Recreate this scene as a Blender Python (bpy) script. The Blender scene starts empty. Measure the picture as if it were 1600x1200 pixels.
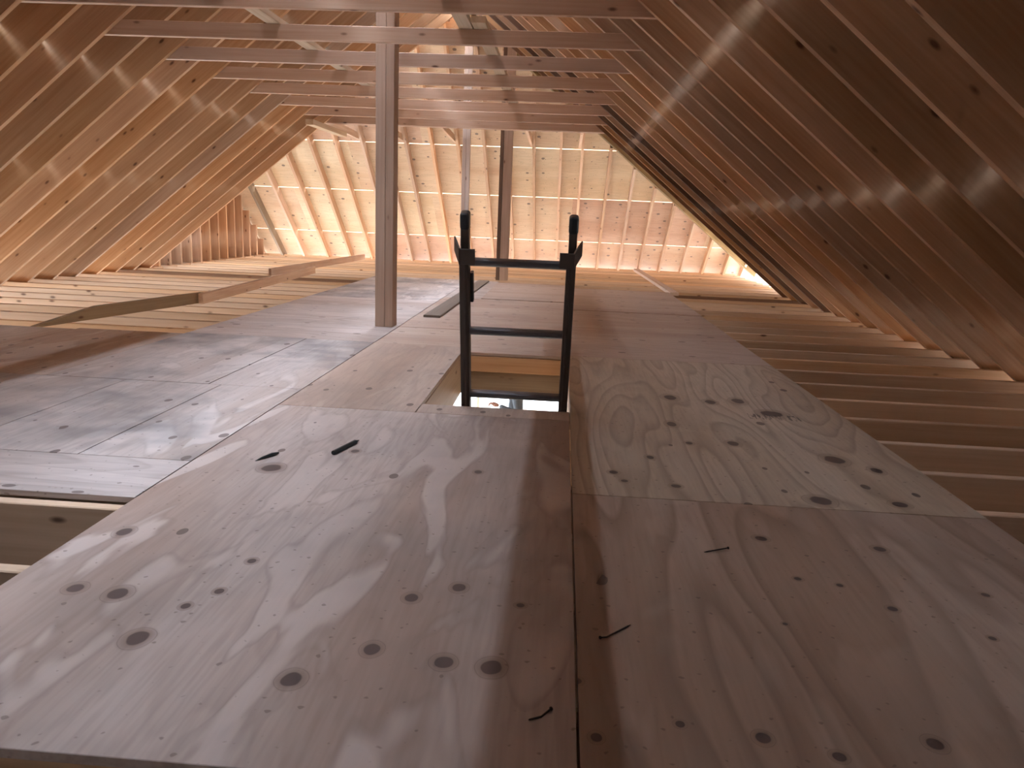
import bpy, bmesh, math, random
from mathutils import Matrix, Vector
random.seed(7)
scene = bpy.context.scene
COL = scene.collection

# ------------------------------------------------------------------ camera
yaw, pit, rol = math.radians(-3.3155), math.radians(12.2673), math.radians(2.379)
fw = Vector((math.sin(yaw)*math.cos(pit), math.cos(yaw)*math.cos(pit), -math.sin(pit)))
r0 = Vector((math.cos(yaw), -math.sin(yaw), 0)); u0 = r0.cross(fw)
cr, sr = math.cos(rol), math.sin(rol)
rt = r0*cr + u0*sr; up = u0*cr - r0*sr
cam_d = bpy.data.cameras.new('camera'); cam = bpy.data.objects.new('camera', cam_d); COL.objects.link(cam)
cam_d.sensor_width = 36; cam_d.lens = 27.0; cam_d.clip_start = 0.05; cam_d.clip_end = 300
M = Matrix.Identity(4)
for i in range(3):
    M[i][0], M[i][1], M[i][2] = rt[i], up[i], -fw[i]
M[0][3], M[1][3], M[2][3] = -0.066, 0.0, 0.808
cam.matrix_world = M
scene.camera = cam

# ------------------------------------------------------------------ world and exposure
w = bpy.data.worlds.new('sky'); scene.world = w; w.use_nodes = True
bg = w.node_tree.nodes['Background']
bg.inputs[0].default_value = (0.80, 0.91, 1.0, 1); bg.inputs[1].default_value = 20.0
vs = scene.view_settings
vs.view_transform = 'Standard'; vs.look = 'None'; vs.exposure = -0.38; vs.gamma = 1.0; vs.use_curve_mapping = False
scene.cycles.adaptive_threshold = 0.10; scene.cycles.adaptive_min_samples = 16; scene.cycles.use_light_tree = False; scene.cycles.max_bounces = 5

# ------------------------------------------------------------------ roof geometry constants
SL = 0.804; TH = math.atan(SL); CT, ST = math.cos(TH), math.sin(TH)
XR, XL, ZJ = 2.655, -5.35, -0.02        # rafter foot corners, joist top
XRIDGE = -1.35
YHIP = 13.75
RD = 0.235                               # rafter depth
SP = 0.384
YEND = 9.65
YBACK = -4.0
def yk(k): return YEND - SP*k
KMAX = 29

# ------------------------------------------------------------------ daylight that falls through the openings (ridge slot, sheathing seams, eave)
def area(name, loc, rot, sx, sy, watts, col):
    d = bpy.data.lights.new(name, 'AREA'); d.shape = 'RECTANGLE'; d.size = sx; d.size_y = sy
    d.energy = watts; d.color = col
    o = bpy.data.objects.new(name, d); COL.objects.link(o)
    o.matrix_world = Matrix.Translation(loc) @ rot
    return o
def rot_from(x, z):
    x = Vector(x).normalized(); z = Vector(z).normalized(); y = z.cross(x)
    m = Matrix.Identity(4)
    for i in range(3): m[i][0], m[i][1], m[i][2] = x[i], y[i], z[i]
    return m
SKYC = (0.66, 0.80, 1.0)
RIDGE_W, SEAM_W, EAVE_W = 460.0, 9.0, 390.0
YSLOT = 0.5                              # slot light runs from here to the far hip, capped behind
ylen = YEND - YBACK - 0.1; ymid = (YEND + YBACK)/2
for s in (-1, 1):
    area('ridge_slot_daylight', (XRIDGE + s*0.055, (YSLOT+YEND)/2, 3.56), rot_from((0,1,0), (0,0,1)), YEND-YSLOT, 0.05, RIDGE_W, SKYC)
SEAMZ = (0.437, 1.13, 1.805, 2.48)
SEAMU = [(z - ZJ - RD*CT)/ST for z in SEAMZ]
def slopeR(u, v, y): return Vector((XR - u*CT + v*ST, y, ZJ + u*ST + v*CT))
def slopeL(u, v, y): return Vector((XL + u*CT - v*ST, y, ZJ + u*ST + v*CT))
def slopeH(u, v, x): return Vector((x, YHIP - u*CT + v*ST, ZJ + u*ST + v*CT))
GAP = 0.008
for u, k in zip(SEAMU[1:4], (1.3, 3.0, 1.6)):
    area('seam_daylight', slopeR(u, RD+0.03, ymid), rot_from((0,1,0), (ST,0,CT)), ylen, GAP, SEAM_W*k, SKYC)
    area('seam_daylight', slopeL(u, RD+0.03, ymid), rot_from((0,1,0), (-ST,0,CT)), ylen, GAP, SEAM_W*k*.8, SKYC)
HD = .14                                 # depth of the far rafters
HIPU = [(z - ZJ - HD*CT)/ST for z in SEAMZ[:3]]
HGAP = .010
area('ridge_end_daylight', slopeH(5.22, .22, XRIDGE), rot_from((1,0,0), (0,ST,CT)), 1.5, .22, 110.0, (.9,.95,1))
for u in HIPU:
    area('seam_daylight', slopeH(u, HD+0.016, -1.2), rot_from((1,0,0), (0,ST,CT)), 8.6, HGAP, SEAM_W, (1,.98,.95))
area('eave_daylight', (-1.2, YHIP+0.75, -0.75), rot_from((1,0,0), (0,0.75,-0.65)), 8.6, 0.3, EAVE_W, (.95, .95, 1.0))

# ------------------------------------------------------------------ materials
def nodes(name):
    m = bpy.data.materials.new(name); m.use_nodes = True
    nt = m.node_tree; b = nt.nodes['Principled BSDF']
    return m, nt, b
class NT:
    def __init__(s, nt): s.nt = nt
    def n(s, t, **k):
        x = s.nt.nodes.new(t)
        for a, v in k.items(): setattr(x, a, v)
        return x
    def l(s, a, b): s.nt.links.new(a, b)
    def math(s, op, a, b=None, clamp=False):
        x = s.n('ShaderNodeMath', operation=op); x.use_clamp = clamp
        for i, v in enumerate((a, b)):
            if v is None: continue
            if isinstance(v, (int, float)): x.inputs[i].default_value = v
            else: s.l(v, x.inputs[i])
        return x.outputs[0]
    def vmath(s, op, a, b=None):
        x = s.n('ShaderNodeVectorMath', operation=op)
        for i, v in enumerate((a, b)):
            if v is None: continue
            if isinstance(v, (tuple, list)): x.inputs[i].default_value = v
            else: s.l(v, x.inputs[i])
        return x.outputs[1] if op in ('LENGTH', 'DISTANCE') else x.outputs[0]
    def noise(s, vec, scale=1.0, detail=3.0, rough=.55, dist=0.0):
        x = s.n('ShaderNodeTexNoise'); s.l(vec, x.inputs['Vector'])
        x.inputs['Scale'].default_value = scale; x.inputs['Detail'].default_value = detail
        x.inputs['Roughness'].default_value = rough; x.inputs['Distortion'].default_value = dist
        return x.outputs[0]
    def ramp(s, fac, stops):
        x = s.n('ShaderNodeValToRGB'); s.l(fac, x.inputs[0]); e = x.color_ramp.elements
        while len(e) < len(stops): e.new(0.5)
        for i, (p, c) in enumerate(stops):
            e[i].position = p; e[i].color = (c, c, c, 1) if isinstance(c, (int, float)) else (*c, 1)
        return x.outputs[0]
    def mix(s, fac, a, b, mode='MIX'):
        x = s.n('ShaderNodeMix', data_type='RGBA', blend_type=mode)
        for i, v in ((0, fac), (6, a), (7, b)):
            if isinstance(v, (int, float)): x.inputs[i].default_value = v
            elif isinstance(v, tuple): x.inputs[i].default_value = (*v, 1)
            else: s.l(v, x.inputs[i])
        return x.outputs[2]

def lumber(name, light, dark, knot=(.10,.035,.015), tint=.25, stain=0.0, rough=.62):
    """sawn softwood; the grain runs along the local X axis"""
    m, nt, b = nodes(name); t = NT(nt)
    tc = t.n('ShaderNodeTexCoord'); oi = t.n('ShaderNodeObjectInfo')
    cmb = t.n('ShaderNodeCombineXYZ')
    for i, k in enumerate((37.0, 91.0, 53.0)):
        t.l(t.math('MULTIPLY', oi.outputs['Random'], k), cmb.inputs[i])
    p = t.vmath('ADD', tc.outputs['Object'], cmb.outputs[0])
    g1 = t.noise(t.vmath('MULTIPLY', p, (.7, 14, 14)), 1.0, 2.5, .6)
    g2 = t.noise(t.vmath('MULTIPLY', p, (2.2, 75, 75)), 1.0, 1, .6)
    g3 = t.noise(t.vmath('MULTIPLY', p, (.55, 1.5, 1.5)), 1.0, 1, .5) if stain else None
    f = t.math('ADD', t.math('MULTIPLY', g1, .65), t.math('MULTIPLY', g2, .35))
    f = t.ramp(f, [(.32, 0.0), (.68, 1.0)])
    c = t.mix(f, dark, light)
    # broad tone changes along the board
    c = t.mix(t.ramp(g3, [(.35, 0.0), (.7, .55)]), c, tuple(x*.62 for x in dark), 'MIX') if stain else c
    # knots
    v = t.n('ShaderNodeTexVoronoi'); t.l(t.vmath('MULTIPLY', p, (4.4, 10.5, 10.5)), v.inputs['Vector']); v.inputs['Scale'].default_value = 1.0
    sep = t.n('ShaderNodeSeparateColor'); t.l(v.outputs['Color'], sep.inputs[0])
    km = t.ramp(v.outputs['Distance'], [(.06, 1.0), (.14, 0.0)])
    km = t.math('MULTIPLY', km, t.math('GREATER_THAN', sep.outputs[0], .30))
    halo = t.math('MULTIPLY', t.ramp(v.outputs['Distance'], [(.1, 1.0), (.34, 0.0)]), t.math('GREATER_THAN', sep.outputs[0], .30))
    c = t.mix(t.math('MULTIPLY', halo, .35), c, dark)
    c = t.mix(t.math('MULTIPLY', km, .85), c, knot)
    # per board tone
    hv = t.n('ShaderNodeHueSaturation'); t.l(c, hv.inputs['Color'])
    rv = t.math('FRACT', t.math('MULTIPLY', oi.outputs['Random'], 17.3))
    t.l(t.math('ADD', t.math('MULTIPLY', rv, tint), 1-tint*.5), hv.inputs['Value'])
    t.l(t.math('ADD', t.math('MULTIPLY', oi.outputs['Random'], .25), .87), hv.inputs['Saturation'])
    t.l(hv.outputs[0], b.inputs['Base Color'])
    b.inputs['Roughness'].default_value = rough; b.inputs['Specular IOR Level'].default_value = .3
    return m

def plywood(name, pale, warm, seed=0.0, axis=1, knots=(), rand_knots=.35, grey=.3, cathedral=.5, stamp=None, wob=.9, blot=.5, nr=16.0):
    """veneered sheet in world coordinates; axis = 0/1: face grain along X/Y"""
    m, nt, b = nodes(name); t = NT(nt)
    geo = t.n('ShaderNodeNewGeometry')
    pos = geo.outputs['Position']
    p = t.vmath('ADD', pos, (seed*3.7, seed*5.3, seed*1.9))
    st = (.55, 3.4, 3.4) if axis == 0 else (3.4, .55, 3.4)
    # cathedral figure: contour lines of a stretched noise field
    field = t.noise(t.vmath('MULTIPLY', p, tuple(x*.9 for x in st)), 1.0, 1.5, .45)
    rings = t.math('FRACT', t.math('MULTIPLY', field, nr))
    rings = t.ramp(rings, [(0.0, 0.0), (.55, .25), (.88, 1.0), (1.0, 0.0)])
    fine = t.noise(t.vmath('MULTIPLY', p, tuple(x*22 if x > 1 else x*9 for x in st)), 1.0, 1.5, .6)
    broad = t.noise(t.vmath('MULTIPLY', p, tuple(x*.55 for x in st)), 1.0, 2, .55)
    c = t.mix(t.ramp(broad, [(.40, 0.0), (.60, 1.0)]), warm, pale)
    c = t.mix(t.math('MULTIPLY', rings, cathedral), c, tuple(x*.60 for x in warm))
    c = t.mix(t.math('MULTIPLY', t.ramp(fine, [(.4, 0.0), (.75, 1.0)]), .30), c, tuple(x*.62 for x in warm))
    # pale dusty islands with crisp rims
    isl = t.noise(t.vmath('MULTIPLY', p, tuple(1.5 if x < 1 else 5.2 for x in st)), 1.0, 2.5, .5, wob)
    im = t.ramp(isl, [(.53, 0.0), (.60, 1.0)])
    rim = t.ramp(isl, [(.515, 0.0), (.535, 1.0), (.545, 1.0), (.575, 0.0)])
    c = t.mix(t.math('MULTIPLY', im, blot), c, tuple(min(1, x*1.08+.03) for x in pale))
    c = t.mix(t.math('MULTIPLY', rim, blot*.3), c, tuple(x*.55 for x in warm))
    # grey dirt
    dn = t.noise(p, 1.4, 4, .65)
    c = t.mix(t.math('MULTIPLY', t.ramp(dn, [(.46, 0.0), (.66, 1.0)]), grey), c, (.15, .135, .135))
    spk = t.noise(t.vmath('MULTIPLY', p, (60, 60, 60)), 1.0, 0, .6)
    c = t.mix(t.ramp(spk, [(.76, 0.0), (.82, .5)]), c, (.11, .07, .055))
    # small random knots
    v = t.n('ShaderNodeTexVoronoi'); v.voronoi_dimensions = '2D'; t.l(t.vmath('MULTIPLY', p, (7.0, 4.2, 1) if axis else (4.2, 7.0, 1)), v.inputs['Vector']); v.inputs['Scale'].default_value = 1.0
    sep = t.n('ShaderNodeSeparateColor'); t.l(v.outputs['Color'], sep.inputs[0])
    rad = t.math('ADD', t.math('MULTIPLY', sep.outputs[1], .09), .03)
    km = t.math('LESS_THAN', v.outputs['Distance'], rad)
    km = t.math('MULTIPLY', km, t.math('LESS_THAN', sep.outputs[0], rand_knots))
    # single knots that can be told apart
    sp2 = t.n('ShaderNodeSeparateXYZ'); t.l(pos, sp2.inputs[0])
    wn = t.noise(t.vmath('MULTIPLY', pos, (25, 25, 25)), 1.0, 1, .5)
    kd = None
    for (x, y, rx, ry) in knots:
        d = t.math('ADD', t.math('POWER', t.math('DIVIDE', t.math('SUBTRACT', sp2.outputs[0], x), rx), 2.0),
                   t.math('POWER', t.math('DIVIDE', t.math('SUBTRACT', sp2.outputs[1], y), ry), 2.0))
        kd = d if kd is None else t.math('MINIMUM', kd, d)
    if kd is not None:
        kd = t.math('ADD', kd, t.math('MULTIPLY', t.math('SUBTRACT', wn, .5), .9))
        c = t.mix(t.ramp(t.math('DIVIDE', kd, 6.0), [(.15, .75), (.55, 0.0)]), c, tuple(x*.66 for x in warm))
        ring = t.ramp(t.math('DIVIDE', kd, 6.0), [(.36, 0.0), (.40, .5), (.44, 0.0)])
        c = t.mix(ring, c, tuple(x*.45 for x in warm))
        c = t.mix(t.ramp(kd, [(.75, .92), (1.0, 0.0)]), c, (.095, .06, .052))
    c = t.mix(t.math('MULTIPLY', km, .8), c, (.11, .07, .058))
    if stamp:
        x0, x1, y0, y1 = stamp
        ins = t.math('MULTIPLY', t.math('GREATER_THAN', sp2.outputs[0], x0), t.math('LESS_THAN', sp2.outputs[0], x1))
        ins = t.math('MULTIPLY', ins, t.math('MULTIPLY', t.math('GREATER_THAN', sp2.outputs[1], y0), t.math('LESS_THAN', sp2.outputs[1], y1)))
        sn = t.noise(t.vmath('MULTIPLY', pos, (95, 12, 1)), 1.0, 1, .5, 1.2)
        c = t.mix(t.math('MULTIPLY', ins, t.ramp(sn, [(.52, 0.0), (.58, .8)])), c, (.07, .05, .045))
    t.l(c, b.inputs['Base Color'])
    b.inputs['Roughness'].default_value = .58; b.inputs['Specular IOR Level'].default_value = .35
    return m

def plain(name, col, rough=.5, spec=.3, metal=0.0, nscale=30, amt=.25):
    m, nt, b = nodes(name); t = NT(nt)
    tc = t.n('ShaderNodeTexCoord'); n = t.noise(tc.outputs['Object'], nscale, 3)
    c = t.mix(t.math('MULTIPLY', n, amt*2), col, tuple(x*.6 for x in col))
    t.l(c, b.inputs['Base Color']); b.inputs['Roughness'].default_value = rough
    b.inputs['Specular IOR Level'].default_value = spec; b.inputs['Metallic'].default_value = metal
    return m

M_RAFT = lumber('rafter_fir', (.60,.37,.22), (.455,.245,.125), tint=.36)
M_DARK = lumber('dark_stained_fir', (.24,.13,.075), (.13,.065,.035), tint=.3, stain=1)
M_OLIVE = lumber('weathered_fir', (.36,.25,.15), (.24,.15,.085), tint=.3, stain=1)
M_TIE = lumber('tie_fir', (.64,.43,.31), (.52,.315,.205), tint=.25)
M_JOIST = lumber('joist_fir', (.66,.455,.31), (.53,.335,.205), tint=.3)
M_STUD = lumber('stud_fir', (.64,.42,.27), (.48,.27,.16), tint=.35)
M_POST = lumber('post_fir', (.50,.33,.235), (.37,.22,.145), tint=.15)
M_POSTP = lumber('post_pale', (.66,.52,.44), (.52,.38,.30), tint=.1)
M_BRACE = lumber('brace_spruce', (.62,.46,.32), (.47,.31,.19), tint=.2)
M_GREY = lumber('grey_weathered', (.27,.215,.175), (.17,.13,.105), tint=.2, stain=1)
M_YEL = lumber('yellow_stained', (.40,.25,.10), (.13,.075,.03), tint=.1, stain=1)
M_SHEATH = plywood('sheathing_ply', (.66,.47,.30), (.58,.36,.215), seed=2, axis=0, grey=.05, cathedral=.16, rand_knots=.5, blot=.12)
M_SHEATH2 = plywood('sheathing_ply_pale', (.72,.55,.36), (.64,.44,.26), seed=9, axis=0, grey=.05, cathedral=.15, rand_knots=.35, blot=.12)
M_SHEATH3 = plywood('sheathing_ply_red', (.60,.38,.255), (.52,.30,.185), seed=15, axis=0, grey=.05, cathedral=.2, rand_knots=.65, blot=.12)
M_LADDER = plain('ladder_fibreglass', (.085,.060,.048), .55, .35)
M_BLACK = plain('black_plastic', (.012,.012,.015), .35, .5)
M_RUNG = plain('rung_metal', (.14,.13,.135), .33, .5, .35)
M_STEEL = plain('nail_steel', (.035,.022,.02), .5, .5, .5)
M_SLAB = plain('concrete', (.74,.70,.65), .85, .2)
M_GROUND = plain('snowy_ground', (.80,.82,.84), .9, .1, nscale=2)
M_WALLB = plain('wall_board', (.42,.30,.20), .8, .2)
M_BOUNCECUT = plain('bounce_cut_dark', (.05,.045,.04), .9, .1)  # added dark lining for the unseen back wall, cuts bounce onto the rafters
M_CHAR = plain('pencil_black', (.016,.018,.018), .5, .4)
M_CLOTH = plain('grey_cloth', (.16,.17,.185), .9, .1)
M_SKIN = plain('skin', (.42,.21,.15), .6, .3)
M_TROU = plain('dark_trousers', (.03,.03,.035), .9, .1)
M_HAIR = plain('brown_hair', (.05,.03,.02), .8, .2)

# ------------------------------------------------------------------ mesh helpers
_cache = {}
def link(name, me, mat, parent=None, mw=None):
    o = bpy.data.objects.new(name, me); COL.objects.link(o)
    if me is not None and mat is not None:
        if len(me.materials) == 0: me.materials.append(mat)
        o.material_slots[0].link = 'OBJECT'; o.material_slots[0].material = mat
    if mw is not None: o.matrix_world = mw
    if parent is not None:
        o.parent = parent          # every parent here stands at the world origin or carries its own inverse
        o.matrix_parent_inverse = parent.matrix_world.inverted()
    return o
def board_mesh(L, W, T, e=.003):
    """prism along X, eased long edges; W along Y, T along Z; centred"""
    key = ('b', round(L, 3), round(W, 3), round(T, 3), e)
    if key in _cache: return _cache[key]
    w, t, l = W/2, T/2, L/2
    prof = [(-w+e,-t),(w-e,-t),(w,-t+e),(w,t-e),(w-e,t),(-w+e,t),(-w,t-e),(-w,-t+e)]
    vs = [(x, a, b) for x in (-l, l) for a, b in prof]
    fs = [(i, (i+1) % 8, 8+(i+1) % 8, 8+i) for i in range(8)] + [tuple(reversed(range(8))), tuple(range(8, 16))]
    fs = [tuple(reversed(f)) for f in fs]
    me = bpy.data.meshes.new('board'); me.from_pydata(vs, [], fs); me.update()
    bm = bmesh.new(); bm.from_mesh(me); bmesh.ops.recalc_face_normals(bm, faces=bm.faces); bm.to_mesh(me); bm.free()
    _cache[key] = me; return me
def board(name, p, q, W, T, mat, parent=None, upv=(0,0,1), e=.003):
    """board from p to q; T (thickness/height) along upv, W across"""
    p, q = Vector(p), Vector(q); x = (q-p).normalized(); z = Vector(upv)
    z = (z - x*z.dot(x)).normalized(); y = z.cross(x)
    m = Matrix.Identity(4)
    for i in range(3): m[i][0], m[i][1], m[i][2], m[i][3] = x[i], y[i], z[i], (p[i]+q[i])/2
    return link(name, board_mesh((q-p).length, W, T, e), mat, parent, m)
def prism_mesh(key, prof, T):
    """profile in local (x,z), thickness T along local y, centred"""
    if key in _cache: return _cache[key]
    n = len(prof)
    vs = [(a, -T/2, b) for a, b in prof] + [(a, T/2, b) for a, b in prof]
    fs = [tuple(range(n)), tuple(reversed(range(n, 2*n)))] + [(i, n+i, n+(i+1) % n, (i+1) % n) for i in range(n)]
    me = bpy.data.meshes.new('prism'); me.from_pydata(vs, [], fs); me.update()
    bm = bmesh.new(); bm.from_mesh(me); bmesh.ops.recalc_face_normals(bm, faces=bm.faces); bm.to_mesh(me); bm.free()
    _cache[key] = me; return me
def frame(o, x, z):
    x = Vector(x).normalized(); z = Vector(z).normalized(); y = z.cross(x)
    m = Matrix.Identity(4)
    for i in range(3): m[i][0], m[i][1], m[i][2], m[i][3] = x[i], y[i], z[i], o[i]
    return m
def slab(name, x0, x1, y0, y1, z0, z1, mat, parent=None):
    return board(name, (x0, (y0+y1)/2, (z0+z1)/2), (x1, (y0+y1)/2, (z0+z1)/2), y1-y0, z1-z0, mat, parent, e=.0012)
def structure(name, label=None):
    o = bpy.data.objects.new(name, None); COL.objects.link(o); o.empty_display_size = .1
    o['kind'] = 'structure'
    if label: o['label'] = label
    return o
def thing(o, label, cat, group=None):
    o['label'] = label; o['category'] = cat
    if group: o['group'] = group
    return o
def empty(name, loc=(0,0,0)):
    o = bpy.data.objects.new(name, None); COL.objects.link(o); o.location = loc; o.empty_display_size = .1
    o.matrix_world = Matrix.Translation(loc)
    return o
bpy.context.view_layer.update()

# ------------------------------------------------------------------ attic deck and joists
floor = structure('floor', 'pale plywood attic deck laid over open floor joists')
M_D = {}
def deckmat(key, **k):
    if key not in M_D: M_D[key] = plywood('deck_ply_'+key, **k)
    return M_D[key]
GRP = dict(pale=(.60,.50,.45), warm=(.50,.375,.32))
near_knots = [(-.155,1.262,.020,.024),(-.245,1.268,.018,.020),(-.385,1.293,.016,.02),(-.50,1.18,.019,.022),(-.83,1.27,.021,.025),
              (-.96,1.43,.021,.025),(-1.06,1.44,.018,.02),(-.35,1.50,.015,.018),(-.255,1.56,.015,.018),(-.80,1.40,.010,.012),(-.76,1.47,.010,.012),
              (-1.12,1.73,.018,.024),(-.95,2.27,.03,.035),(-.74,2.49,.014,.018),(-.30,2.35,.012,.016),(-.75,1.62,.011,.013),(-.115,1.50,.01,.01)]
right_knots = [(.76,2.275,.034,.036),(1.00,2.285,.024,.024),(.95,2.72,.036,.045),(.62,2.86,.022,.03),(.45,2.83,.014,.02),(.33,2.33,.016,.016),(.17,2.35,.012,.014),(.14,2.43,.015,.018),
               (1.06,2.62,.02,.03),(.90,3.38,.05,.05),(.66,3.55,.025,.04),(.48,3.6,.03,.05),(.80,3.60,.03,.05),(.42,3.1,.02,.04),(.28,2.62,.014,.02)]
near_right_knots = [(x, y, a*.8, b*.8) for x, y, a, b in [(.30,1.12,.016,.018),(.41,1.09,.014,.014),(.58,1.14,.018,.02),(.17,1.14,.01,.011),(.0,1.24,.012,.012),(.03,1.09,.012,.014),(.70,1.60,.014,.014),(.62,1.70,.01,.01),(.53,1.72,.012,.012),(.50,1.95,.02,.02),(.80,1.93,.02,.02),(.95,1.7,.012,.012),(.86,1.5,.01,.01),(.44,1.5,.008,.008),(.75,1.10,.02,.02)]]
mA = deckmat('near', pale=(.52,.41,.36), warm=(.365,.245,.195), seed=1, axis=1, knots=near_knots, rand_knots=.03, grey=.28, cathedral=.16, blot=.7)
mB = deckmat('near_right', pale=(.47,.345,.275), warm=(.385,.25,.18), seed=4, axis=1, knots=near_right_knots, rand_knots=.12, grey=.1, cathedral=.7, blot=.2, nr=9.0)
mC = deckmat('figured', pale=(.54,.42,.325), warm=(.44,.315,.22), seed=6, axis=1, knots=right_knots, rand_knots=.1, grey=.12, cathedral=.6, blot=.15, stamp=(.78,1.0,3.27,3.36))
mE = deckmat('plain', pale=(.52,.385,.31), warm=(.44,.295,.225), seed=11, axis=0, rand_knots=.4, grey=.14, cathedral=.25, blot=.2)
mF = deckmat('plain_long', pale=(.50,.375,.305), warm=(.42,.285,.22), seed=21, axis=1, rand_knots=.4, grey=.2, cathedral=.22, blot=.3)
mG = deckmat('dirty', pale=(.55,.46,.42), warm=(.44,.335,.285), seed=31, axis=1, rand_knots=.3, grey=.75, cathedral=.15, blot=.6)
mH = deckmat('dirty_cross', pale=(.55,.45,.405), warm=(.45,.335,.28), seed=37, axis=0, rand_knots=.3, grey=.2, cathedral=.35, blot=.4)
mI = deckmat('left_warm', pale=(.57,.44,.365), warm=(.46,.30,.215), seed=41, axis=1, rand_knots=.35, grey=.3, cathedral=.25, blot=.4)
g = .0025
sheets = [ # x0,x1,y0,y1,mat, lift
 (0,1.22,-.25,2.206,mB,0), (0,1.22,2.206,4.60,mC,0), (0,1.22,4.60,7.02,mE,0), (0,1.22,7.02,9.30,mE,.004),
 (-1.22,0,.955,3.06,mA,0),
 (-1.22,-.64,3.06,4.72,mF,0), (-.64,0,3.06,3.21,mF,0), (-.64,0,4.55,4.72,mE,0),
 (-1.22,0,4.72,5.46,mE,-.001), (-1.22,0,5.46,7.6,mE,0), (-.85,0,7.6,9.55,mE,.006), (-1.22,-.85,7.6,9.75,mH,0),
 (-2.44,-1.22,4.74,7.2,mH,0), (-2.44,-1.22,7.2,9.78,mG,0),
 (-4.2,-1.22,1.955,2.29,mH,0),
 (-1.60,-1.22,2.29,3.36,mG,0), (-2.05,-1.60,2.29,3.36,mG,0), (-3.13,-2.05,2.29,3.36,mG,0), (-4.35,-3.13,2.29,3.36,mI,0),
 (-1.66,-1.22,3.36,4.74,mG,0), (-2.44,-1.66,3.36,4.74,mG,.001), (-3.13,-2.44,3.36,4.70,mI,0), (-4.35,-3.13,3.36,4.66,mI,0),
]
for x0,x1,y0,y1,mm,dz in sheets:
    slab('plywood_sheet', x0+g, x1-g, y0+g, y1-g, -.018+dz, dz, mm, floor)
JH = .235
def joist(y, x0=-5.62, x1=2.98, mat=M_JOIST):
    return board('floor_joist', (x0, y, ZJ-JH/2), (x1, y, ZJ-JH/2), .038, JH, mat, floor)
for k in range(-11, KMAX+1):
    y = yk(k) - .040
    if 3.12 < y < 4.62:
        joist(y, -5.62, -.68); joist(y, .04, 2.98)
    else:
        mt = M_DARK if k in (1,) else (M_OLIVE if k in (14, 22) else M_JOIST)
        joist(y, mat=mt)
board('floor_joist', (-5.62, .985, ZJ-JH/2), (2.98, .985, ZJ-JH/2), .038, JH, M_JOIST, floor)
# hatch framing
for nm, p, q, mt in (('hatch_trimmer', (-.659,3.0,ZJ-JH/2), (-.659,4.9,ZJ-JH/2), M_BRACE), ('hatch_trimmer', (.019,3.0,ZJ-JH/2), (.019,4.9,ZJ-JH/2), M_JOIST),
                     ('hatch_header', (-.64,3.19,ZJ-JH/2), (0,3.19,ZJ-JH/2), M_JOIST)):
    board(nm, p, q, .038, JH, mt, floor)
board('hatch_header', (-.64,4.57,-.07), (0,4.57,-.07), .038, .095, M_RAFT, floor)
board('hatch_header', (-.64,4.585,-.19), (0,4.585,-.19), .038, .14, M_OLIVE, floor)

# ------------------------------------------------------------------ roof: rafters, ridge, sheathing, ties
ceil = structure('ceiling', 'raw timber roof of rafters, collar ties and plywood sheathing')
uR = (XR - (XRIDGE+.019))/CT; uL = ((XRIDGE-.019) - XL)/CT; UT = -.62
def raft_prof(u): return [(UT, 0), (u, 0), (u + RD*math.tan(TH), RD), (UT, RD)]
meR = prism_mesh('rafter_r', raft_prof(uR), .038); meL = prism_mesh('rafter_l', raft_prof(uL), .038)
for k in range(0, KMAX+1):
    y = yk(k)
    mr = M_RAFT; ml = M_RAFT
    if k in (0, 2, 4): mr = M_DARK
    if k in (15, 16): ml = M_OLIVE
    link('rafter', meR, mr, ceil, frame((XR, y, ZJ), (-CT,0,ST), (ST,0,CT)))
    link('rafter', meL, ml, ceil, frame((XL, y, ZJ), (CT,0,ST), (-ST,0,CT)))
board('ridge_board', (XRIDGE, YBACK, 3.29), (XRIDGE, YEND+.05, 3.29), .038, .30, M_BRACE, ceil)
TIEH = .092
for i in range(0, 14):
    y = yk(2*i) + .040
    if y < -1: continue
    z = 1.837 + TIEH/2
    board('collar_tie', (-3.18, y, z), (.48, y, z), .038, TIEH, M_TIE, ceil)
board('collar_tie', (-3.10, yk(0)+.13, 1.837+TIEH/2), (.42, yk(0)+.13, 1.837+TIEH/2), .038, TIEH, M_TIE, ceil)
# hip rafters of the far slope
HX = [-5.12,-4.72,-4.28,-3.86,-3.48,-3.08,-2.75,-2.43,-2.05,-1.67,-1.28,-.93,-.56,-.17,.14,.55,.93,1.29,1.64,2.02,2.39,2.76,3.08]
def hip_u(x):    # where the hip line cuts the far slope on the right
    if x < XRIDGE: return 5.05
    t = (x - XRIDGE)/(3.3 - XRIDGE)
    return max(.3, 5.05*(1-t) - .05)
for x in HX:
    u = hip_u(x); h = prism_mesh(('hip', round(u,2)), [(UT,0),(u,0),(u,.14),(UT,.14)], .038)
    link('rafter', h, M_OLIVE if x == -5.12 else M_STUD, ceil, frame((x, YHIP, ZJ) if 1 else 0, (0,-CT,ST), (0,ST,CT)))
board('hip_rafter', (3.32, YHIP+.05, .04), (XRIDGE+.03, YEND+.06, 3.24), .038, .20, M_YEL, ceil)
# short ties from the last collar tie to the far rafters
for x, dz in ((-2.47,.0), (-.60,.03), (.10,.03), (-3.12,0), (-1.71,.05)):
    board('short_tie', (x-.0, YEND+.18, 1.90+dz), (x, 11.75, 1.86), .038, .089, M_STUD, ceil)
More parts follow.
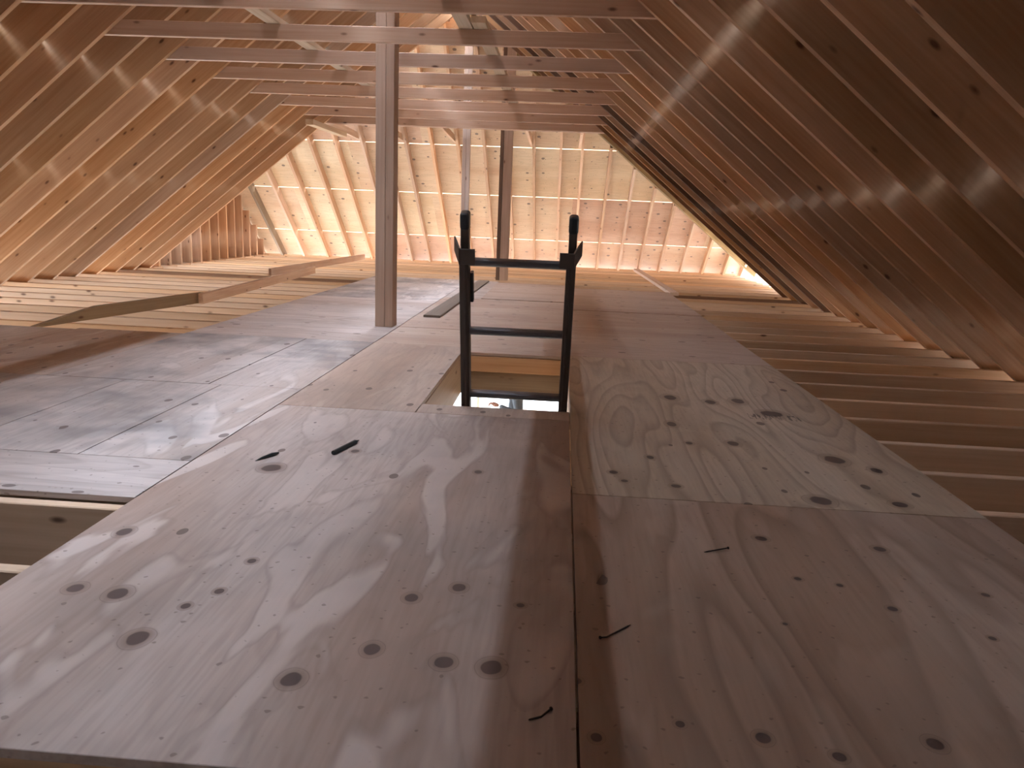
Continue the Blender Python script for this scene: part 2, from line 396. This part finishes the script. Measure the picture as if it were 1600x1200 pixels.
# sheathing sheets
def sheathing(fn, nrm, along, a0, a1, rows, mats, brk=2.44, off=0.0, v=RD, gap=GAP):
    for ri in range(len(rows)-1):
        u0, u1 = rows[ri], rows[ri+1]
        g0 = gap/2 if ri > 0 else 0; g1 = gap/2 if ri < len(rows)-2 else 0
        a = a0 - (off if ri % 2 else 0)
        while a < a1 - .01:
            b = min(a + brk, a1); aa = max(a, a0)
            if b - aa > .05:
                p = fn((u0+g0+u1-g1)/2, v+.006, aa); q = fn((u0+g0+u1-g1)/2, v+.006, b)
                board('sheathing_sheet', p, q, (u1-g1)-(u0+g0), .012, random.choice(mats), ceil, nrm, e=.001)
            a += brk
rows = [UT] + SEAMU + [4.72, uR + RD*math.tan(TH) - .105]
sheathing(slopeR, (ST,0,CT), None, YBACK, YEND+.1, rows, [M_SHEATH, M_SHEATH3], off=1.22)
rows[-1] = uL + RD*math.tan(TH) - .105
sheathing(slopeL, (-ST,0,CT), None, YBACK, YEND+.1, rows, [M_SHEATH, M_SHEATH3], off=1.22)
hrows = [UT] + HIPU + [4.72, 5.08]
sheathing(slopeH, (0,ST,CT), None, -5.6, 3.9, hrows, [M_SHEATH, M_SHEATH2, M_SHEATH, M_SHEATH3], brk=2.26, off=1.13, v=HD, gap=HGAP)
for s in (-1, 1):      # unseen cap added to cut slot light near the viewer
    a = Vector((XRIDGE, 0, 3.60)); b_ = Vector((XRIDGE + s*.30, 0, 3.60 - .30*SL))
    c_ = (a + b_)/2
    board('ridge_light_cap', (c_.x, YBACK, c_.z), (c_.x, YSLOT, c_.z), .40, .012, M_SHEATH, ceil, upv=(s*ST,0,CT))
# sheathing between the last right rafter and the hip
def poly(name, pts, T, mat, parent):
    P = [Vector(p) for p in pts]; n = (P[1]-P[0]).cross(P[2]-P[0]).normalized()
    vs = [tuple(p) for p in P] + [tuple(p + n*T) for p in P]; k = len(P)
    fs = [tuple(range(k)), tuple(reversed(range(k, 2*k)))] + [(i, (i+1) % k, k+(i+1) % k, k+i) for i in range(k)]
    me = bpy.data.meshes.new(name); me.from_pydata(vs, [], fs); me.update()
    bm = bmesh.new(); bm.from_mesh(me); bmesh.ops.recalc_face_normals(bm, faces=bm.faces); bm.to_mesh(me); bm.free()
    return link(name, me, mat, parent)
poly('sheathing_sheet', [(3.15, YEND+.10, -.12), (4.3, YHIP+.6, -.42), (XRIDGE, YEND+.10, 3.49)], .012, M_SHEATH3, ceil)

# ------------------------------------------------------------------ stud wall on the left of the far bay, closing walls
wl = structure('wall_left', 'stud wall of raw fir closing the far bay')
y = YEND + .25
while y < YHIP - .15:
    ztop = (YHIP - y)*SL + ZJ + .07
    board('stud', (-5.42, y, ZJ), (-5.42, y, max(.12, ztop)), .038, .14, M_STUD, wl, upv=(1,0,0))
    y += .30
board('bottom_plate', (-5.42, YEND+.1, ZJ+.019-.04), (-5.42, YHIP, ZJ+.019-.04), .14, .038, M_STUD, wl)
poly('wall_sheathing', [(-5.50, YEND-.1, -.30), (-5.50, YHIP+.55, -.30), (-5.50, YEND-.1, 3.55)], .012, M_SHEATH3, wl)
wf = structure('wall_far', 'plywood closing the gable above the left slope')
poly('wall_sheathing', [(-5.6, YEND+.14, .25), (XRIDGE-.1, YEND+.14, 3.50), (-5.6, YEND+.14, 3.62)], .012, M_SHEATH, wf)
wb = structure('wall_back', 'gable wall behind the viewer, dark lining added to cut bounced light')
poly('wall_sheathing', [(-6.0, YBACK, -.6), (3.4, YBACK, -.6), (XRIDGE, YBACK, 3.75)], -.012, M_BOUNCECUT, wb)  # unseen wall, made dark so it throws little light back

# ------------------------------------------------------------------ storey below, seen through the hatch and between the joists
ZF = -2.75
lf = slab('floor_below', -6.0, 3.2, YBACK, 14.3, ZF-.15, ZF, M_SLAB); lf['kind'] = 'structure'; lf['label'] = 'pale slab of the storey below'
gr = slab('ground', -45, 30, 14.35, 60, ZF-.5, ZF-.2, M_GROUND); gr['kind'] = 'structure'; gr['label'] = 'bright pale ground outside the house'
wr = slab('wall_right_below', 2.93, 3.05, YBACK, 14.0, ZF, ZJ-JH, M_WALLB); wr['kind'] = 'structure'; wr['label'] = 'closed wall of the storey below'
w2 = slab('wall_back_below', -5.9, 3.05, YBACK-.1, YBACK, ZF, ZJ-JH, M_WALLB); w2['kind'] = 'structure'; w2['label'] = 'back wall of the storey below'
gl = slab('ground', -45, -6.05, -10, 14.34, ZF-.5, ZF-.2, M_GROUND); gl['kind'] = 'structure'; gl['label'] = 'bright pale ground beside the house'
pw = slab('light_block_below', -5.6, 2.93, 2.3, 2.4, ZF, ZJ-JH, M_WALLB); pw['kind'] = 'structure'; pw['label'] = 'added unseen partition blocking light in the storey below'  # unseen, added to keep light from the near joist bays
pw = slab('light_block_below', .95, 1.05, 2.4, 7.6, ZF, ZJ-JH, M_WALLB); pw['kind'] = 'structure'; pw['label'] = 'added unseen lengthwise partition blocking light in the storey below'  # unseen, added to shade the joist bays on the right
for i, (a, b) in enumerate(((YBACK, 3.6), (7.4, 8.0), (11.6, 12.2))):
    o = slab('wall_left_below', -5.72, -5.6, a, b, ZF, ZJ-JH, M_WALLB); o['kind'] = 'structure'; o['label'] = 'wall pier of the storey below'
wfb = structure('wall_far_below', 'open stud wall of the storey below with daylight behind')
x = -5.6
while x < 3:
    board('stud', (x, 14.0, ZF), (x, 14.0, ZJ-JH), .038, .14, M_STUD, wfb, upv=(0,1,0)); x += .82
board('top_plate', (-5.7, 14.0, ZJ-JH-.1), (3.05, 14.0, ZJ-JH-.1), .14, .2, M_STUD, wfb)

# ------------------------------------------------------------------ posts
def post(name, x, y, wx, wy, z1, mat, label, plies=2, split=.5, mats=None):
    e = empty(name, (x, y, 0))
    px = x - wx/2
    for i in range(plies):
        ww = wx*(split if i == 0 else 1-split) if plies == 2 else wx
        mm = (mats or [mat]*plies)[i]
        board('post_ply' if plies > 1 else 'shaft', (px+ww/2, y, .0015), (px+ww/2, y, z1), wy, ww-.0015, mm, e, upv=(1,0,0))
        px += ww
    thing(e, label, 'post')
    return e
post('timber_post', -1.315, 5.46, .128, .14, 3.13, M_POST, 'thick brown timber post standing on the deck beside the hatch', 2, .55)
post('timber_post', -.835, 10.0, .155, .10, 2.95, M_POST, 'dark doubled timber post beyond the deck, behind the ladder', 2, .3, [M_DARK, M_POST])
post('timber_post', -1.33, 9.92, .098, .06, 3.03, M_POSTP, 'slim pale timber post behind the ladder, the thinnest of the posts', 2, .5)

# ------------------------------------------------------------------ boards lying on the collar ties
zt = 1.837 + TIEH + .0195
thing(board('brace_board', (-.735,-1.2,zt), (-.735,5.25,zt), .089, .038, M_BRACE), 'long brace board laid flat on the nearest collar ties', 'board')
thing(board('brace_board', (-.640,4.9,zt), (-.655,9.75,zt), .089, .038, M_BRACE), 'brace board laid flat on the far collar ties, above the ladder', 'board')
thing(board('brace_board', (-1.95,-1.2,zt), (-1.95,9.7,zt), .089, .038, M_BRACE), 'pale brace board on the collar ties over the thick post', 'board')
thing(board('splintered_block', (-3.06,9.12,1.783), (-2.90,9.95,1.735), .10, .06, M_BRACE), 'splintered pale offcut nailed where the rafters meet the last collar tie', 'offcut')

# ------------------------------------------------------------------ loose boards
thing(board('loose_board', (-1.075,6.02,.0105), (-1.03,9.62,.0105), .135, .019, M_GREY), 'grey weathered plank lying flat on the deck behind the ladder', 'plank')
zj = ZJ + .0455
lbv = Vector((.32,1.72,0)); lbm = prism_mesh('scarf_board', [(0,0), (lbv.length,0), (lbv.length,.089), (.55,.089), (.02,.012)], .038)
thing(link('loose_board', lbm, M_OLIVE, None, frame((-3.46,4.705,ZJ+.001), lbv, (0,0,1))), 'weathered brown board on edge across the joists beside the deck corner', 'board')
thing(board('loose_board', (-3.09,6.30,zj), (-3.30,9.95,zj), .038, .089, M_STUD), 'pinkish board on edge across the joists, following the weathered one', 'board')
thing(board('loose_board', (-3.64,9.3,zj), (-3.50,13.3,zj), .038, .089, M_POST), 'dark-topped board on edge across the furthest joists', 'board')
thing(board('loose_board', (1.27,9.15,ZJ+.020), (1.22,13.5,ZJ+.020), .10, .038, M_POSTP), 'pinkish plank on the joists beyond the right corner of the deck', 'plank')

# ------------------------------------------------------------------ ladder
LK = .3
def lp(x, z, d=0.0):     # point on the ladder plane; d = offset along its normal, towards the viewer
    n = Vector((0,-1,-LK)).normalized()
    return Vector((x, 3.255 - LK*z, z)) + n*d
lad = empty('ladder', (-.242, 4.08, ZF))
nrm = Vector((0,-1,-LK)).normalized()
for s, x in ((-1, -.452), (1, -.030)):
    board('rail', lp(x, ZF+.002), lp(x, .665), .038, .06, M_LADDER, lad, upv=nrm)
    board('rail_flange', lp(x - s*.004, -.30, .033), lp(x - s*.004, .655, .033), .012, .006, M_LADDER, lad, upv=nrm)
    up_ = board('upper_rail', lp(x + s*.002, .50, -.045), lp(x + s*.002, .775, -.045), .032, .05, M_LADDER, lad, upv=nrm)
    # rounded black end cap
    cb = bmesh.new(); bmesh.ops.create_cube(cb, size=1)
    bmesh.ops.scale(cb, vec=(.038, .058, .07), verts=cb.verts)
    bmesh.ops.bevel(cb, geom=[e for e in cb.edges], offset=.012, segments=3, profile=.5, affect='EDGES')
    me = bpy.data.meshes.new('end_cap'); cb.to_mesh(me); cb.free()
    link('end_cap', me, M_BLACK, lad, frame(lp(x + s*.002, .775, -.045), (1,0,0), lp(0,1)-lp(0,0)))
    # guide bracket: front plate and a wing bent outwards
    bi = x - s*.018
    board('bracket_plate', lp(bi - s*.028, .66, .040), lp(bi + s*.030, .66, .040), .065, .006, M_LADDER, lad, upv=nrm)
    A0, A1 = lp(bi + s*.030, .628, .040), lp(bi + s*.030, .692, .040)
    B0, B1 = lp(bi + s*.060, .655, -.045), lp(bi + s*.060, .712, -.045)
    poly('bracket_wing', [A0, A1, B1, B0], .006, M_LADDER, lad)
board('cable_guide', lp(-.425, .46, -.02), lp(-.425, .58, -.02), .012, .03, M_BLACK, lad, upv=nrm)
for i in range(10):
    z = .630 - .288*i
    if z < ZF + .1: break
    a, b = lp(-.436, z), lp(-.046, z)
    n = 12; prof = []
    for j in range(n):
        t = 2*math.pi*j/n; yy, zz = .021*math.cos(t), .019*math.sin(t)
        prof.append((yy, min(zz, .013)))
    key = 'rung'
    if key not in _cache:
        L = (b-a).length
        vs = [(q, yy, zz) for q in (-L/2, L/2) for yy, zz in prof]
        fs = [(j, (j+1) % n, n+(j+1) % n, n+j) for j in range(n)] + [tuple(reversed(range(n))), tuple(range(n, 2*n))]
        me = bpy.data.meshes.new('rung'); me.from_pydata(vs, [], fs); me.update()
        bm = bmesh.new(); bm.from_mesh(me); bmesh.ops.recalc_face_normals(bm, faces=bm.faces); bm.to_mesh(me); bm.free()
        _cache[key] = me
    link('rung', _cache[key], M_RUNG, lad, frame((a+b)/2, (1,0,0), (0,-.25,1)))
thing(lad, 'dark brown ladder leaning up out of the floor hatch', 'ladder')

# ------------------------------------------------------------------ nails, pencil, splinter
def tube(name, pts, radii, mat, seg=8, head=None):
    bm = bmesh.new(); rings = []
    P = [Vector(p) for p in pts]
    for i, p in enumerate(P):
        d = (P[min(i+1, len(P)-1)] - P[max(i-1, 0)]).normalized()
        a = d.cross(Vector((0,0,1))).normalized(); b = a.cross(d)
        rings.append([bm.verts.new(p + (a*math.cos(2*math.pi*j/seg) + b*math.sin(2*math.pi*j/seg))*radii[i]) for j in range(seg)])
    for r, q in zip(rings, rings[1:]):
        for j in range(seg): bm.faces.new((r[j], r[(j+1) % seg], q[(j+1) % seg], q[j]))
    bm.faces.new(list(reversed(rings[0]))); bm.faces.new(rings[-1])
    bmesh.ops.recalc_face_normals(bm, faces=bm.faces)
    me = bpy.data.meshes.new(name); bm.to_mesh(me); bm.free()
    return link(name, me, mat)
def nail(pts, label, r=.0017):
    P = [Vector(p) for p in pts]; d = (P[-1]-P[-2]).normalized()
    pts = [P[0], P[0] + (P[1]-P[0])*.12] + P[1:] + [P[-1] + d*.0004, P[-1] + d*.0025]
    rad = [.0004, r] + [r]*(len(P)-1) + [.0034, .0034]
    thing(tube('nail', pts, rad, M_STEEL), label, 'nail', 'loose nails on the deck')
nail([(.330,1.833,.0022), (.395,1.863,.0045)], 'straight dark nail on the bare sheet, furthest of the loose nails')
nail([(.114,1.447,.0025), (.062,1.393,.0025), (.050,1.386,.0045)], 'bent nail lying across the edge of the dark shadow stripe')
nail([(-.081,1.117,.0022), (-.06,1.128,.0025), (-.045,1.147,.0045)], 'small bent nail inside the dark shadow stripe, nearest of the loose nails')
pc = board('carpenter_pencil', (-.800,2.435,.0075), (-.762,2.575,.0075), .015, .014, M_CHAR, e=.004); thing(pc, 'black flat carpenter pencil lying on the deck before the hatch', 'pencil')
tip = tube('tip', [(-.7625,2.573,.0075), (-.7565,2.597,.0065)], [.0065, .0018], M_CHAR); tip.parent = pc; tip.matrix_parent_inverse = pc.matrix_world.inverted()
spl = tube('wood_splinter', [(-1.022,2.318,.003), (-1.010,2.345,.005), (-.990,2.385,.0065), (-.979,2.41,.005)], [.0008, .004, .006, .003], M_CHAR, 6)
thing(spl, 'thin dark wood splinter lying left of the pencil', 'splinter')

# ------------------------------------------------------------------ person on the storey below, seen through the hatch
def skin_mesh(name, verts, edges, radii, mat, parent=None, root=0, sub=2):
    me = bpy.data.meshes.new(name); me.from_pydata(verts, edges, []); me.update()
    o = link(name, me, mat, parent)
    sk = o.modifiers.new('skin', 'SKIN'); sk.use_smooth_shade = True
    for i, r in enumerate(radii):
        d = me.skin_vertices[0].data[i]; d.radius = (r, r) if not isinstance(r, tuple) else r; d.use_root = (i == root)
    ss = o.modifiers.new('sub', 'SUBSURF'); ss.levels = sub; ss.render_levels = sub
    return o
px, py, pz = -.56, 9.6, ZF
def P3(x, y, z): return (px+x, py+y, pz+z)
bv = [P3(0,0,.95), P3(0,0,1.15), P3(0,0,1.36), P3(0,0,1.47), P3(-.02,0,1.56), P3(-.02,0,1.66), P3(-.02,0,1.76),
      P3(0,-.09,.88), P3(-.02,-.10,.48), P3(.02,-.10,.08), P3(-.12,-.10,.04),
      P3(0,.09,.88), P3(-.02,.10,.48), P3(.02,.10,.08), P3(-.12,.10,.04),
      P3(0,-.19,1.40), P3(.03,-.22,1.13), P3(-.20,-.20,1.22),
      P3(0,.19,1.40), P3(.03,.22,1.13), P3(-.02,.22,.88)]
be = [(0,1),(1,2),(2,3),(3,4),(4,5),(5,6),(0,7),(7,8),(8,9),(9,10),(0,11),(11,12),(12,13),(13,14),(2,15),(15,16),(16,17),(2,18),(18,19),(19,20)]
br = [.125,.115,.125,.06,.055,.09,.07,.085,.06,.042,.035,.085,.06,.042,.035,.055,.042,.032,.055,.042,.032]
person = skin_mesh('person', bv, be, br, M_CLOTH)
thing(person, 'person in a grey top glimpsed through the floor hatch, one hand held forward', 'person')
hv = [P3(-.20,-.20,1.22), P3(-.25,-.20,1.235), P3(-.285,-.20,1.245)]; he = [(0,1),(1,2)]; hr = [.026,.034,.026]
for j, dy in enumerate((-.03,-.01,.01,.03)):
    n0 = len(hv); ln = (.055,.065,.062,.05)[j]
    hv += [P3(-.29,-.20+dy,1.25), P3(-.29-ln*.6,-.20+dy,1.245), P3(-.29-ln*.7,-.20+dy,1.215)]
    he += [(2,n0),(n0,n0+1),(n0+1,n0+2)]; hr += [.010,.009,.008]
n0 = len(hv); hv += [P3(-.25,-.235,1.25), P3(-.285,-.245,1.265)]; he += [(1,n0),(n0,n0+1)]; hr += [.011,.009]
skin_mesh('hand', hv, he, hr, M_SKIN, person)
hd = bmesh.new(); bmesh.ops.create_uvsphere(hd, u_segments=20, v_segments=14, radius=1)
for v in hd.verts:
    a, b_, c_ = v.co; v.co = Vector((a*.098*(1.0 if a > 0 else .95), b_*.076, c_*.118))
    if a < -.5 and abs(b_) < .25 and -.25 < c_ < .15: v.co.x -= .018
me = bpy.data.meshes.new('head'); hd.to_mesh(me); hd.free()
link('head', me, M_SKIN, person, Matrix.Translation(P3(-.025,0,1.70)))
hh = bmesh.new(); bmesh.ops.create_uvsphere(hh, u_segments=20, v_segments=12, radius=1)
bmesh.ops.delete(hh, geom=[v for v in hh.verts if v.co.z < -.05 or (v.co.x < -.45 and v.co.z < .55)], context='VERTS')
bmesh.ops.scale(hh, vec=(.106,.084,.126), verts=hh.verts)
me = bpy.data.meshes.new('hair'); hh.to_mesh(me); hh.free()
link('hair', me, M_HAIR, person, Matrix.Translation(P3(-.02,0,1.705)))
